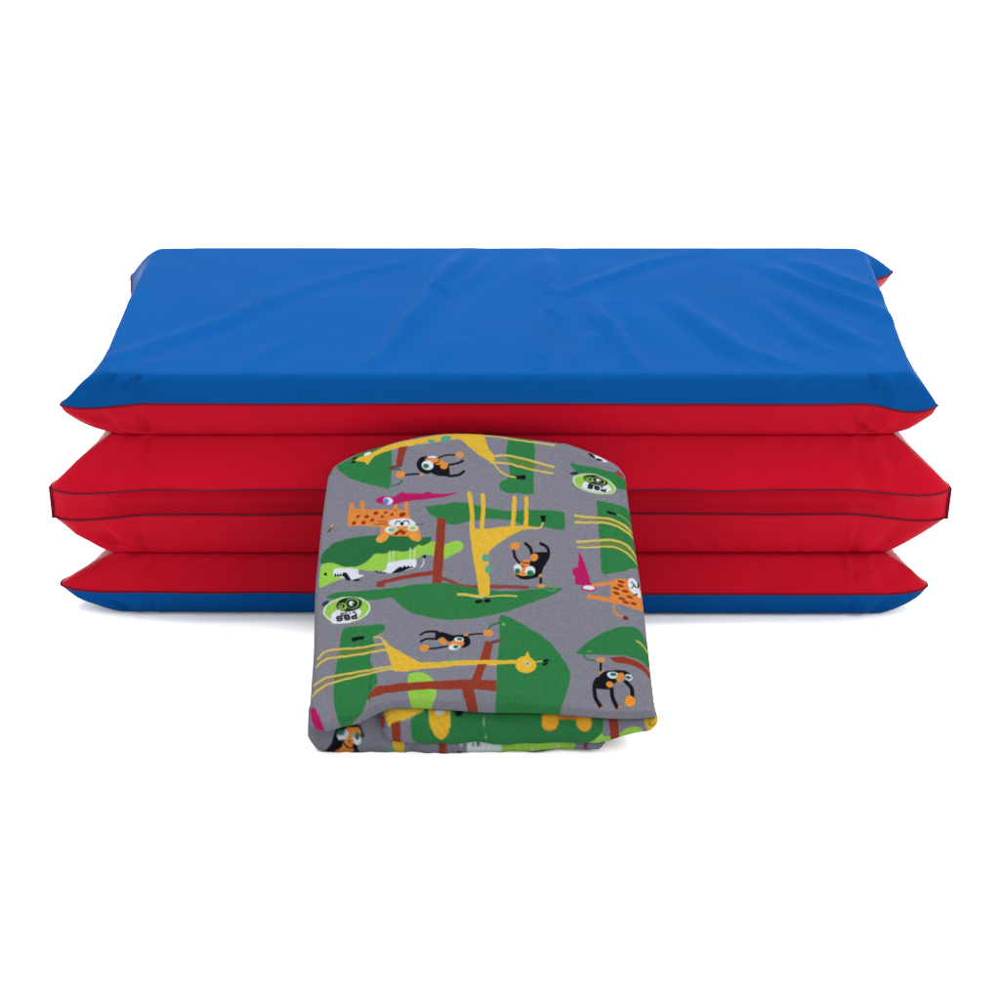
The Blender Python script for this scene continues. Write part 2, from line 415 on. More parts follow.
pr.line(A((636,775),(648,755),(653,722)), .8, WH); pr.ell(A((655,716))[0], 2, 1.9, BK)
# trunks and branches of the middle tree
pr.poly(A((400,850),(500,825),(600,805),(705,788),(705,812),(600,828),(500,846),(442,860),(440,877),(400,877)), BR, soft=False)
pr.poly(A((720,520),(764,522),(762,600),(758,700),(750,858),(698,858),(705,700)), BR, soft=False)
pr.line(A((750,830),(800,850),(850,870),(940,878),(1100,880),(1200,886)), 3.6, (140, 66, 60))
pr.poly(A((125,940),(200,905),(350,893),(500,880),(600,865),(700,858),(760,855),(870,872),(940,885),(1060,905),(1180,900),(1300,890),(1398,888),(1330,930),(1200,975),(1080,1012),(1000,1030),(900,1045),(750,1053),(600,1025),(520,970),(480,925),(400,945),(350,945),(200,948)), GR)
pr.line(E5((560,850),(640,860),(700,880),(690,920),(620,910)), 1.4, (88, 150, 100))
pr.line(E5((420,890),(520,880),(640,885)), 1.5, (110, 90, 60), .7)
# --- upper giraffe
pr.poly(E2((-460,330),(-300,300),(-200,255),(0,175),(250,115),(420,75),(700,60),(895,60),(905,130),(935,240),(1000,300),(1000,398),(900,335),(800,270),(720,205),(650,140),(600,143),(480,152),(320,178),(140,218),(0,252),(-200,305),(-250,350),(-275,395),(-305,355),(-400,345)), YE)
pr.poly(B((-30,60),(25,60),(32,110),(52,170),(75,212),(60,226),(0,185),(-40,150)), YE, soft=False)
pr.ell(E2((355,155))[0], 4, 2, TE); pr.ell(E2((500,130))[0], 5.6, 3.4, TE, -10); pr.line(E2((200,195),(300,180)), 1.5, TE, .7)
pr.ell(E1((622,278))[0], 4, 1.7, WH, -18); pr.ell(E1((490,322))[0], 3.3, 1.4, BK, -20); pr.ell(E1((478,358))[0], 2.8, 1.3, BK, -20)
pr.line(B((30,80),(110,88),(200,102),(390,124)), 2.2, YL)
pr.poly(B((70,190),(250,212),(392,240),(388,280),(270,265),(150,232),(65,225)), (130, 140, 60), .35)
pr.line(B((50,192),(150,188),(250,208),(392,242)), 2.0, YL); pr.line(B((55,222),(150,228),(270,258),(388,276)), 1.7, YL)
pr.line(B((60,215),(100,265),(150,290),(190,298)), 1.4, YL)
pr.poly(B((183,288),(240,285),(242,310),(192,308)), BK, soft=False)
pr.poly(E1((945,235),(1030,222),(975,400),(915,392)), BR, soft=False); pr.line(E1((850,425),(960,402)), 3, (112, 62, 62))
pr.line(E1((870,600),(930,590),(975,550)), 1.5, GD); pr.line(E2((-20,440),(50,440),(70,470)), 1.5, GD)
# monkey hanging at the top
def eye(c, rx, ry, pc, prx, pry, rot=0, pcol=PU):
    pr.ell(c, rx, ry, WH, rot); pr.ell(pc, prx, pry, pcol, rot)
pr.line(E2((110,495),(240,492)), 1.9, BK); pr.ell(E2((60,490))[0], 4.3, 3.6, OR)
pr.ell(E2((310,400))[0], 10, 8.8, BK, 20)
pr.poly(E2((360,400),(420,380),(540,390),(550,500),(548,520),(470,515),(400,505),(350,480)), BK)
pr.poly(E2((300,335),(340,315),(430,330),(470,350),(500,380),(430,400),(380,380),(300,350)), OR)
pr.ell(E2((365,318))[0], 4.5, 1.3, WH, -3); pr.line(E2((320,330),(370,332)), .8, SP)
pr.line(E2((385,385),(430,370),(440,340)), 1.1, BK)
eye(E2((325,403))[0], 5.8, 5, E2((308,410))[0], 2.9, 2.6)
pr.ell(E2((490,405))[0], 3.9, 3.4, OR, -30); pr.ell(E2((262,495))[0], 2, 1.2, OR)
pr.line(E2((430,325),(500,300),(592,296)), 1.7, BK); pr.ell(E2((642,295))[0], 4.2, 3.3, FA)
pr.line(E2((540,395),(620,378),(685,350)), 2.3, BK); pr.line(E2((540,510),(620,500),(660,480),(690,458)), 2.6, BK)
pr.ell(E2((700,345))[0], 1.5, 1.1, TAN); pr.ell(E2((705,435))[0], 1.2, 2, TAN)
# magenta bird lying over the spotted cat
CAT = (224, 136, 62)
pr.poly(A((258,458),(290,466),(340,472),(440,466),(560,472),(585,520),(600,560),(590,600),(430,600),(425,560),(330,556),(250,556),(252,500)), CAT, soft=False)
for x0_, y0_ in ((270,442),(326,434),(500,438),(558,425)): pr.line(A((x0_, y0_), (x0_ + 2, 490)), 4.2, CAT, curve=False)
for x0_, y0_, r in ((305,508,11),(350,507,12),(398,488,13),(450,482,10),(380,523,12),(430,505,10),(482,495,10),(538,497,18),(285,542,12),(335,540,13),(500,470,6)):
    pr.ell(A((x0_, y0_))[0], r * .19, r * .13, SP, -20)
pr.poly(A((392,415),(430,398),(500,400),(530,376),(560,385),(600,388),(645,388),(670,376),(700,392),(760,390),(850,382),(780,402),(720,418),(600,425),(540,432),(500,442),(440,442),(402,432)), MG)
pr.ell(A((462,422))[0], 4.8, 3.6, WH, 5); pr.ell(A((452,424))[0], 2.8, 2.9, (96, 130, 214))
pr.poly(A((430,560),(470,540),(600,545),(625,570),(630,610),(580,612),(520,612),(440,608),(425,590)), OR)
pr.ell(A((432,622))[0], 6.4, 4, (232, 158, 60), -25); pr.ell(A((603,614))[0], 6.2, 4, (232, 158, 60), 20)
pr.poly(A((460,540),(480,522),(530,515),(580,522),(612,545),(580,556),(530,558),(480,555)), WH)
for k in ((500,548,510,530,530,535,537,552),(573,548,565,530,545,535,537,552)):
    pr.line(A((k[0],k[1]),(k[2],k[3]),(k[4],k[5]),(k[6],k[7])), 1.1, BK)
pr.ell(A((537,546))[0], 1.8, 1.7, BK)
eye(A((478,577))[0], 6, 3.8, A((482,577))[0], 3.8, 2.3, -5, (128, 186, 128)); eye(A((592,569))[0], 5.2, 3.2, A((592,569))[0], 3.6, 2.0, 0, (168, 200, 84))
for x0_, y0_ in ((508,597),(545,594),(530,585)): pr.ell(A((x0_, y0_))[0], 2.6, 1.7, SP, -30)
pr.line(A((390,548),(430,546),(462,550)), .7, BK); pr.line(A((410,530),(440,533),(465,542)), .7, BK); pr.line(A((610,552),(645,546)), .6, BK)
pr.line(A((148,583),(168,565)), 1.8, (110, 60, 60)); pr.line(A((165,560),(175,545)), 1.4, OR)
# --- giraffe standing on its head in the middle
for a_, b_, c_, d_, w_ in ((888,390,905,570,4.4),(958,395,955,575,4.2),(1125,405,1117,565,4.4),(1192,405,1187,565,4.2)):
    pr.line(A((a_, b_), ((a_ + c_) / 2 + 1, (b_ + d_) / 2), (c_, d_)), w_, YE)
pr.poly(A((885,540),(915,575),(1000,568),(1080,557),(1190,552),(1265,563),(1180,572),(1120,600),(1060,640),(1000,682),(988,720),(992,760),(985,790),(998,850),(998,930),(945,930),(930,830),(910,700)), YE)
pr.ell(A((975,728))[0], 3.4, 4.2, TE, 10); pr.ell(A((990,790))[0], 3.6, 4.2, TE)
pr.line(A((836,912),(880,916),(960,930)), 2.4, YL); pr.line(A((990,930),(1060,925),(1140,930)), 1.4, YL)
pr.ell(A((955,920))[0], 2.4, 2, (200, 190, 110))
pr.ell(A((942,951))[0], 3.6, 1.8, BK); pr.ell(A((986,951))[0], 3.6, 1.8, BK)
pr.line(B((250,565),(300,567),(322,557),(330,535)), 1.6, YL); pr.poly(B((317,495),(350,495),(345,527),(324,530)), BK, soft=False)
# --- monkey upside down
pr.line(E5((400,435),(450,480),(472,545)), 3.1, BK); pr.line(E5((550,435),(620,480),(635,560),(600,650)), 3.2, BK)
pr.poly(E5((465,525),(640,520),(640,580),(595,665),(580,755),(520,790),(420,806),(340,792),(290,752),(330,740),(400,680),(460,640)), BK)
pr.poly(E5((600,660),(580,640),(560,740),(580,750)), BK)
pr.line(E5((285,510),(300,570),(345,640)), 3, BK); pr.ell(E5((300,462))[0], 4.7, 4, OR)
pr.poly(E5((355,625),(400,600),(460,600),(455,650),(440,690),(440,765),(360,762),(290,745),(285,720),(360,690)), OR)
pr.line(E5((365,620),(400,635),(455,632)), 1.3, (112, 38, 20)); pr.line(E5((372,662),(400,675)), 1.4, (112, 38, 20))
eye(E5((328,692))[0], 4.3, 4.6, E5((325,715))[0], 3.1, 3.0); eye(E5((462,715))[0], 5.2, 5.0, E5((465,738))[0], 3.6, 3.1)
pr.ell(E5((495,578))[0], 4, 3.9, OR); pr.ell(E5((567,765))[0], 1.8, 2, FA)
pr.line(E5((570,790),(570,840)), 2.7, BK, curve=False); pr.ell(E5((572,868))[0], 4, 2.1, FA); pr.ell(E5((350,428))[0], 3, 1, TAN); pr.ell(E5((520,434))[0], 2.4, .9, TAN)
# --- right edge
pr.poly(E6((62,150),(280,170),(430,190),(600,300),(600,350),(440,245),(300,222),(60,212)), (150, 130, 50), .42)
pr.poly(E6((70,400),(300,405),(500,415),(660,550),(650,590),(480,475),(300,470),(80,462)), (150, 140, 50), .3)
pr.line(E6((60,148),(280,170),(430,192),(530,240),(620,310)), 2.0, YL); pr.line(E6((60,210),(300,222),(450,248),(540,295),(630,360)), 2.0, YL)
pr.line(E6((70,400),(300,405),(480,415),(580,460),(680,570)), 2.2, YL); pr.line(E6((80,462),(300,470),(450,482),(570,535),(690,640)), 1.6, YL)
pr.poly(E6((358,95),(400,100),(470,122),(460,142),(362,126)), BK, soft=False); pr.line(E6((465,128),(540,170),(640,270)), 1, (150, 184, 90), .7)
pr.poly(E6((85,500),(130,580),(170,680),(195,760),(218,860),(60,862),(55,780),(38,755),(30,720),(36,690),(88,672),(92,600)), MG, soft=False)
pr.ell(E6((185,887))[0], 7.6, 3.6, MG); pr.ell(E6((187,887))[0], 6, 2.1, WH)
pr.line(E6((235,858),(330,845),(430,835)), 3.4, CAT); pr.line(E6((190,975),(300,985),(430,1005)), 4.2, CAT)
pr.poly(E6((405,815),(500,792),(600,798),(740,880),(745,1020),(735,1100),(650,1085),(560,1050),(405,1030)), CAT)
for x0_, y0_ in ((510,825),(505,862),(460,890),(552,912),(465,936),(600,967),(520,985),(640,1030),(560,1020)): pr.ell(E6((x0_, y0_))[0], 3.6, 1.3, SP, 12)
pr.ell(E6((640,865))[0], 5, 8.5, WH, -28); pr.line(E6((615,825),(640,850),(620,880)), 1.2, BK); pr.line(E6((640,850),(670,880)), 1.4, BK); pr.ell(E6((690,920))[0], 2, 5, WH, -10); pr.line(E6((645,950),(670,935)), 1.4, BK)
pr.ell(E6((685,850))[0], 1, 3, BK)
pr.line(E7((540,50),(540,110),(575,150),(630,172)), 2.6, (196, 136, 90)); pr.ell(E7((652,178))[0], 3, 2, (120, 28, 40))
pr.poly(G2((420,160),(500,190),(600,250),(560,268),(500,262),(445,215)), WH); pr.ell(G2((398,185))[0], 4.2, 1.5, BK, 45); pr.ell(G2((488,243))[0], 3.6, 1.3, BK, 12)
pr.ell(G2((752,410))[0], 2.2, 5, (170, 60, 70), -50); pr.ell(G2((190,410))[0], 4.4, 1.6, (36, 44, 72), -5)
# --- lower left tree, giraffe on its side
pr.poly(Cc((222,200),(300,190),(440,178),(445,198),(430,225),(395,245),(372,262),(400,300),(372,340),(370,380),(412,450),(412,500),(380,530),(350,580),(330,640),(280,685),(210,705),(185,650),(172,560),(182,450),(205,330)), GR)
pr.poly(Cc((100,370),(220,312),(330,306),(450,285),(450,315),(350,338),(240,352),(95,408)), (150, 130, 50), .3)
pr.poly(Cc((75,505),(220,448),(480,402),(500,418),(380,440),(220,475),(65,560)), (150, 130, 50), .3)
for q in (((95,370),(140,328),(220,312),(330,306),(450,282)),((88,410),(140,370),(240,350),(350,335),(460,316)),((72,508),(130,470),(220,446),(350,425),(490,405)),((60,562),(120,512),(220,475),(380,438),(500,415))):
    pr.line(Cc(*q), 1.9, YL)
pr.poly(Cc((432,262),(480,305),(560,345),(640,382),(680,380),(1300,370),(1300,390),(900,402),(740,412),(650,414),(560,430),(500,430),(475,370),(450,320)), YE, soft=False)
pr.line(Cc((440,285),(420,256),(385,252)), 1.6, YL); pr.poly(Cc((268,252),(335,245),(335,264),(275,275)), BK, soft=False)
for x0_, y0_ in ((735,386),(800,380)): pr.ell(Cc((x0_, y0_))[0], 4.6, 1.7, TE)
pr.poly(E8((90,640),(180,620),(250,630),(340,700),(375,850),(300,980),(200,1010),(130,980),(90,900),(80,750)), LG)
pr.poly(D((110,132),(160,148),(230,185),(310,230),(370,280),(410,330),(450,390),(472,440),(465,500),(450,560),(425,640),(420,700),(80,700),(85,400),(105,280),(100,150)), GR, soft=False)
pr.line(D((103,175),(60,190),(40,225)), 2, GD); pr.ell(D((125,185))[0], 1.8, 1.7, (120, 180, 70))
pr.poly(E8((860,320),(935,335),(900,500),(860,560),(810,710),(722,710),(775,560),(810,480)), BR, soft=False); pr.line(E8((925,335),(1000,320)), 3, (112, 62, 62))
pr.poly(Cc((345,582),(372,545),(400,515),(520,492),(700,482),(1000,478),(1032,478),(1032,536),(1000,536),(850,532),(700,528),(560,533),(450,548)), BR, soft=False)
pr.poly(E8((620,800),(740,800),(790,1000),(690,1000)), BR, soft=False)
pr.poly(Cc((445,284),(480,305),(560,345),(640,382),(560,420),(500,425),(475,370)), YE, soft=False)
pr.line(Cc((640,395),(800,392),(1000,382),(1150,380)), 3.6, YE, curve=False)
pr.ell(D((240,395))[0], 10.6, 8.2, YE, 5); pr.poly(D((226,372),(250,322),(270,372)), YE, soft=False); pr.ell(D((250,388))[0], 3.2, 2.2, (200, 205, 180)); pr.ell(D((250,388))[0], 1.4, 1.1, (110, 120, 110))
pr.line(D((285,380),(335,372)), 1, YL); pr.ell(D((345,372))[0], 3.4, 1.5, BK, -8); pr.ell(D((342,390))[0], 3, 1.5, BK, -8)
# monkey on the lower branch
pr.line(E8((190,252),(260,222),(370,220)), 2.1, BK); pr.line(E8((195,322),(260,295),(370,293)), 2.2, BK)
pr.poly(E8((345,222),(430,222),(540,255),(600,250),(560,340),(470,310),(430,272),(345,298)), BK, soft=False)
pr.poly(E8((370,298),(430,280),(490,330),(440,362),(400,330)), OR)
pr.line(E8((280,395),(380,388),(480,368)), 1.9, BK); pr.ell(E8((235,385))[0], 4.8, 3.3, OR)
pr.ell(E8((635,315))[0], 8.4, 6.8, BK, 10)
pr.poly(E8((480,360),(530,310),(640,290),(655,345),(600,400),(520,380)), OR)
eye(E8((600,300))[0], 5, 2.3, E8((607,298))[0], 3, 1.5); eye(E8((553,380))[0], 6, 2.9, E8((568,376))[0], 3, 2.0, -5)
pr.ell(E8((672,252))[0], 2.4, 1.1, OR); pr.line(E8((700,255),(840,243)), 1.8, BK, curve=False); pr.ell(E8((885,240))[0], 4.8, 3.6, OR)
# right lower leaf and monkey
pr.poly(E7((140,540),(220,470),(300,400),(420,320),(550,275),(680,257),(760,268),(820,330),(880,470),(930,560),(940,660),(880,660),(780,590),(650,560),(450,547),(300,547),(200,552)), GR)
pr.line(E7((230,550),(260,592),(340,608)), 1.5, GD); pr.line(E7((260,520),(300,520)), .8, LG, .8)
pr.poly(E7((480,572),(620,568),(740,600),(830,645),(920,730),(930,800),(900,770),(830,705),(740,658),(600,637),(540,625)), BR, soft=False)
pr.poly(E7((885,650),(920,600),(960,640),(960,840),(920,840),(905,760)), (220, 190, 90)); pr.line(E7((755,400),(810,440),(870,500)), 1.3, YL)
pr.line(E7((400,635),(400,705)), 2.7, BK, curve=False); pr.ell(E7((398,597))[0], 4.6, 2.6, FA); pr.line(E7((385,735),(435,715)), 1.8, FA)
pr.poly(E7((385,760),(440,712),(560,698),(660,715),(705,740),(650,790),(540,830),(530,890),(360,892),(330,830)), BK)
pr.line(D((612,470),(600,500),(605,560),(635,615)), 4.2, BK); pr.line(D((690,500),(696,560),(720,618)), 4, BK); pr.line(D((765,485),(795,520),(800,560)), 4, BK)
eye(E7((525,752))[0], 5.8, 3.3, E7((528,745))[0], 3.4, 1.8, 8); eye(E7((680,778))[0], 3.8, 3.2, E7((676,779))[0], 3, 1.9)
pr.ell(E7((598,778))[0], 4.0, 4.6, OR, 20); pr.ell(E7((495,842))[0], 4, 2.8, OR, 25); pr.ell(D((788,585))[0], 5.2, 5.4, (236, 150, 36))
pr.ell(D((640,622))[0], 1.6, 1.3, (190, 120, 80)); pr.ell(D((732,615))[0], 1.6, 1.3, (190, 120, 80))
# magenta wing at the lower left corner
pr.poly(E9((30,370),(90,385),(130,450),(165,540),(200,590),(120,620),(60,500)), MG, soft=False)
# --- the two round badges
def badge(G, c, rx, ry, rot, hc, hrx, hry, pc, ph, pa, kc, kh, ka, th, k):
    pr.ell(G(c)[0], rx, ry, (206, 226, 196), rot); pr.ell(G(c)[0], rx * .93, ry * .90, (150, 198, 82), rot)
    # white lettering ground
    a = math.radians(rot); w = np.array(G(pc)[0])
    pr.poly([(w[0] + u * math.cos(a) - v * math.sin(a), w[1] + u * math.sin(a) + v * math.cos(a)) for u, v in
             ((-rx*.66, ry*.26), (-rx*.60, -ry*.45), (-rx*.30, -ry*.70), (rx*.45, -ry*.78), (rx*.72, -ry*.30), (rx*.42, ry*.28), (0, ry*.42), (-rx*.4, ry*.40))], WH)
    h = np.array(G(hc)[0]); R = lambda u, v: (h[0] + u * math.cos(a) - v * math.sin(a), h[1] + u * math.sin(a) + v * math.cos(a))
    for i in range(11):
        t = -1.1 + i * .22; pr.ell(R(hrx * .9 * math.cos(t), hry * .9 * math.sin(t)), k * 1.5, k * 1.0, (20, 34, 30), rot)
    pr.ell(tuple(h), hrx, hry, (20, 34, 30), rot)
    pr.ell(R(-hrx * .50, hry * .16), hrx * .36, hry * .52, (140, 190, 84), rot); pr.ell(R(-hrx * .55, hry * .10), hrx * .22, hry * .32, (20, 34, 30), rot); pr.ell(R(-hrx * .60, hry * .12), hrx * .08, hry * .12, (190, 214, 150), rot)
    pr.ell(R(hrx * .28, -hry * .08), hrx * .52, hry * .74, (140, 190, 84), rot); pr.ell(R(hrx * .24, -hry * .06), hrx * .45, hry * .64, (20, 34, 30), rot); pr.ell(R(hrx * .22, -hry * .1), hrx * .20, hry * .34, WH, rot); pr.ell(R(hrx * .32, -hry * .0), hrx * .08, hry * .2, (20, 34, 30), rot)
    pr.text('PBS', G(pc)[0], ph, pa, th, BK, rot + 180); pr.text('KIDS', G(kc)[0], kh, ka, th * .52, BK, rot + 180)
badge(G1, (462,312), 23.6, 13.0, -11, (490,240), 12.8, 6.9, (455,408), 4.3, 7.2, (470,352), 2.6, 3.9, 1.9, 1.0)
badge(G2, (438,538), 21.6, 9.0, 12, (455,495), 12.2, 4.6, (462,590), 2.9, 6.4, (452,556), 1.7, 3.6, 1.4, .7)
pr.ell(E3((208,945))[0], 4.2, 1.9, (38, 50, 84), -35)
pr.done()

lo = Print(GREY)                                            # the part of the print that shows on the inner folds
lo.poly(E9((680,430),(790,430),(790,470),(740,600),(700,600),(670,540)), GR); lo.poly(E9((740,430),(805,430),(805,545),(745,545)), BR, soft=False)
lo.poly([(411,700),(412,745),(560,745),(588,739),(598,731),(603,721),(602,700)], GR)
lo.poly([(383,700),(423,700),(424,707),(400,715),(389,720),(385,712)], YE, soft=False)
lo.poly(E9((868,470),(960,440),(966,715),(880,715)), BR, soft=False)
lo.poly([(428.5,700),(450.5,700),(451,716),(448,727),(441.5,734.5),(435,728),(430,717)], (232, 186, 50))
lo.ell((440, 708), 4.5, 1.6, WH); lo.ell((459, 708.5), 4, 2.2, BK)
lo.line([(552,712),(580,712)], 4.5, (222, 130, 50)); lo.ell(D((366,662))[0], 8, 8.6, (238, 170, 44)); lo.ell(D((545,665))[0], 7.4, 7.4, (238, 170, 44))
lo.line([(482.6,708),(484.5,720),(486,733)], .8, (140, 180, 160))
lo.poly(D((560,790),(600,748),(640,708),(650,735),(740,720),(765,700),(800,688),(840,692),(852,712),(835,740),(740,775),(680,800),(600,810)), LG)
lo.poly(D((668,600),(718,600),(737,800),(690,800)), BR, soft=False)
lo.poly(D((855,640),(870,600),(960,600),(960,715),(895,725),(870,690)), YE); lo.line(D((885,665),(905,680),(925,680)), 1, (150, 110, 40))
lo.done()
lb = Print(GREY)                                            # lowest fold
lb.poly(E9((180,860),(190,790),(270,700),(295,600),(330,540),(450,500),(560,540),(600,640),(560,640),(490,720),(440,860)), BK)
lb.poly(E9((420,560),(500,550),(560,575),(560,630),(500,700),(485,760),(455,860),(285,860),(290,790),(370,745),(390,690),(420,640)), OR)
lb.line(E9((385,690),(430,745),(490,742)), 1.7, (30, 20, 24)); lb.line(E9((300,790),(370,760)), 3, BK, .0); lb.line(E9((500,720),(530,860)), 4.6, BK); lb.ell(E9((452,682))[0], 1.2, 1.2, (30, 20, 24))
lb.ell(E9((380,622))[0], 5.6, 4.6, WH, -20); lb.ell(E9((366,603))[0], 3.9, 3.0, PU, -20); lb.ell(E9((522,655))[0], 4, 6, WH, -12); lb.ell(E9((526,630))[0], 3, 3.6, PU)
lb.poly(E9((870,640),(990,640),(990,860),(890,860)), YE, soft=False); lb.ell(E9((862,790))[0], 3.6, 5, TE, -15)
lb.poly(Cc((730,700),(776,700),(776,880),(730,880)), BR, soft=False); lb.line(Cc((850,780),(842,820)), .9, WH); lb.ell(Cc((840,836))[0], 1.7, 2.5, BK)
lb.poly([(468,730),(503,730),(502,760),(468,760)], (216, 226, 228), soft=False)
for x0_, w_ in ((474, 1.1), (478.3, 1.5), (482, 1.5), (487, 1)): lb.line([(x0_, 738), (x0_ - .4, 742.5)], w_, BK)
lb.poly([(502,730),(575,730),(574,760),(502,760)], LG, soft=False); lb.ell((541, 751), 15, 5.5, GD)
for x0_ in (533, 538, 554, 559): lb.line([(x0_, 740), (x0_ - .8, 746)], 1.1, (200, 226, 180))
lb.line([(585.5,735),(585,755)], 3.2, (140, 40, 100))
lb.done()

CL_K = .262                                                # printed inks are darker than the brightly lit picture of them
def paint(me, col):
    c = np.ones((len(me.vertices), 4), np.float32); c[:, :3] = (col * CL_K).clip(0, 1)
    a = me.color_attributes.new('print', 'FLOAT_COLOR', 'POINT'); a.data.foreach_set('color', c.ravel())

def grid_mesh(name, P, col, parent, wrapu=False):
    """P is (rows, columns, 3)"""
    h, w, _ = P.shape
    idx = np.arange(h * w).reshape(h, w)
    if wrapu: nxt = np.roll(idx, -1, 1)
    else: nxt = idx[:, 1:]
    cur = idx if wrapu else idx[:, :-1]
    f = np.stack([cur[:-1], nxt[:-1], nxt[1:], cur[1:]], -1).reshape(-1, 4)
    me = bpy.data.meshes.new(name); me.vertices.add(h * w); me.vertices.foreach_set('co', P.reshape(-1).astype(np.float32))
    me.loops.add(f.size); me.loops.foreach_set('vertex_index', f.ravel().astype(np.int32))
    me.polygons.add(len(f)); me.polygons.foreach_set('loop_start', np.arange(0, f.size, 4, dtype=np.int32))
    me.polygons.foreach_set('loop_total', np.full(len(f), 4, np.int32))
    me.update(calc_edges=True); me.validate(); me.polygons.foreach_set('use_smooth', [True] * len(f))
    me.materials.append(CLOTH); paint(me, col.reshape(-1, 3))
    o = bpy.data.objects.new(name, me); COL.objects.link(o)
    if parent: o.parent = parent
    return o

# where the print sits on the sloping face of the folded blanket
TH = .5943555864734245; KA, Q, B0, B1 = .0006614893919434633, .0002853827181580516, .07923898833414139, -.0007266542500732748
ORG = np.array((0, -.190, .0351)); UP = np.array((0, math.cos(TH), math.sin(TH))); NRM = np.array((0, -math.sin(TH), math.cos(TH)))
def print_to_cloth(x, y):
    d = 1 + Q * (y - 600); return (x - 500) * KA / d, (B0 + B1 * (y - 600)) / d

def outline(pts, n):
    L = smooth_line(pts, 24); s = np.concatenate([[0], np.cumsum(np.hypot(*np.diff(L, axis=0).T))]); t = np.linspace(0, s[-1], n)
    return np.stack([np.interp(t, s, L[:, 0]), np.interp(t, s, L[:, 1])], 1)
NU, NV = 660, 560
LEFT = [(308.5,716),(310,690),(313,647),(314.5,590),(318,550),(322,512),(327.5,474)]
RIGHT = [(656.5,713),(651.5,670),(643.5,600),(638,560),(632,522),(625.5,472)]
CREST = [(327.5,474),(335,461),(357,449),(380,442),(406,435),(442,429),(490,430),(554,437.5),(569,439.5),(594,449),(616,460),(625.5,472)]
FRONT = [(308.5,716),(313,724),(325,727.5),(340,723),(357,719.5),(376,710),(395,705),(433,705.5),(490,709),(537,709.5),(601,714),(632,715),(651,713.5),(656.5,713)]
l, r_, c_, f_ = outline(LEFT, NV), outline(RIGHT, NV), outline(CREST, NU), outline(FRONT, NU)
u = np.linspace(0, 1, NU)[None, :, None]; v = np.linspace(0, 1, NV)[:, None, None]
G = (1 - u) * l[:, None] + u * r_[:, None] + (1 - v) * f_[None] + v * c_[None] - ((1-u)*(1-v)*f_[0] + u*(1-v)*f_[-1] + (1-u)*v*c_[0] + u*v*c_[-1])
a, b = print_to_cloth(G[..., 0], G[..., 1])
# distance to the outline, for the rounded folded edges
du = np.minimum(u[..., 0] * .22, (1 - u[..., 0]) * .21) + 0 * v[..., 0]
dv0 = v[..., 0] * .20 + 0 * u[..., 0]; dv1 = (1 - v[..., 0]) * .20 + 0 * u[..., 0]
def roll(d, r): q = (r - d).clip(0) / r; return r * (1 - np.sqrt((1 - q ** 2).clip(0)))
hgt = -np.maximum(roll(du, .007), np.maximum(roll(dv0, .0045), roll(dv1, .009)))
n2 = Noise2(31); n3 = Noise2(32)
wav = .0022 * n2(a * 16 + 20, b * 12 + 20) + .0006 * n3(a * 45 + 20, b * 38 + 20) + .0010 * np.exp(-((b - .012) / .012) ** 2) * n3(a * 60 + 5, b * 0 + 7)
wav += .0012 * np.exp(-(((u[..., 0] - .93) + .05 * v[..., 0]) / .035) ** 2)          # soft fold by the right edge
hgt = hgt + wav * np.clip(np.minimum(du, np.minimum(dv0, dv1)) / .01, 0, 1)
Pw = ORG + a[..., None] * np.array((1, 0, 0)) + b[..., None] * UP + hgt[..., None] * NRM
n4 = Noise2(51); n5 = Noise2(52)
col = pr.at(G[..., 0] + 1.3 * n4(a * 40 + 20, b * 40 + 9) + .35 * n4(a * 260 + 9, b * 260 + 9), G[..., 1] + 1.1 * n5(a * 40 + 20, b * 40 + 9) + .35 * n5(a * 260 + 9, b * 260 + 9))
# under side of the outer layer, closing the shell
T_OUT = .010
sv = 14
b_in = np.stack([Pw[:, 0], Pw[:, -1]], 0)
blanket = grid_mesh('folded_blanket', Pw, col, None)
blanket['label'] = 'folded grey cotton blanket printed with giraffes, monkeys and trees, propped against the red mat'
blanket['category'] = 'blanket'
ring = np.concatenate([np.stack([np.zeros(NU - 1, int), np.arange(NU - 1)], 1), np.stack([np.arange(NV - 1), np.full(NV - 1, NU - 1)], 1),
        np.stack([np.full(NU - 1, NV - 1), np.arange(NU - 1, 0, -1)], 1), np.stack([np.arange(NV - 1, 0, -1), np.zeros(NV - 1, int)], 1)])[::3]
edge = Pw[ring[:, 0], ring[:, 1]]; ecol = col[ring[:, 0], ring[:, 1]]
cen = edge.mean(0); rows = [edge]; cols = [ecol]
for i in range(1, 7):                                     # edge turns under
    t = i / 6 * math.pi / 2
    e = edge + (cen - edge) / np.linalg.norm(cen - edge, axis=1)[:, None] * .005 * (1 - math.cos(t)); e = e - NRM * .0055 * math.sin(t); rows.append(e); cols.append(ecol)
last = rows[-1]; mid = last.mean(0)
for k in (.8, .5, .2, 0.001): rows.append(mid + (last - mid) * k); cols.append(ecol * 0 + lin(GREY))
grid_mesh('turned_edge', np.array(rows), np.array(cols), blanket, wrapu=True)

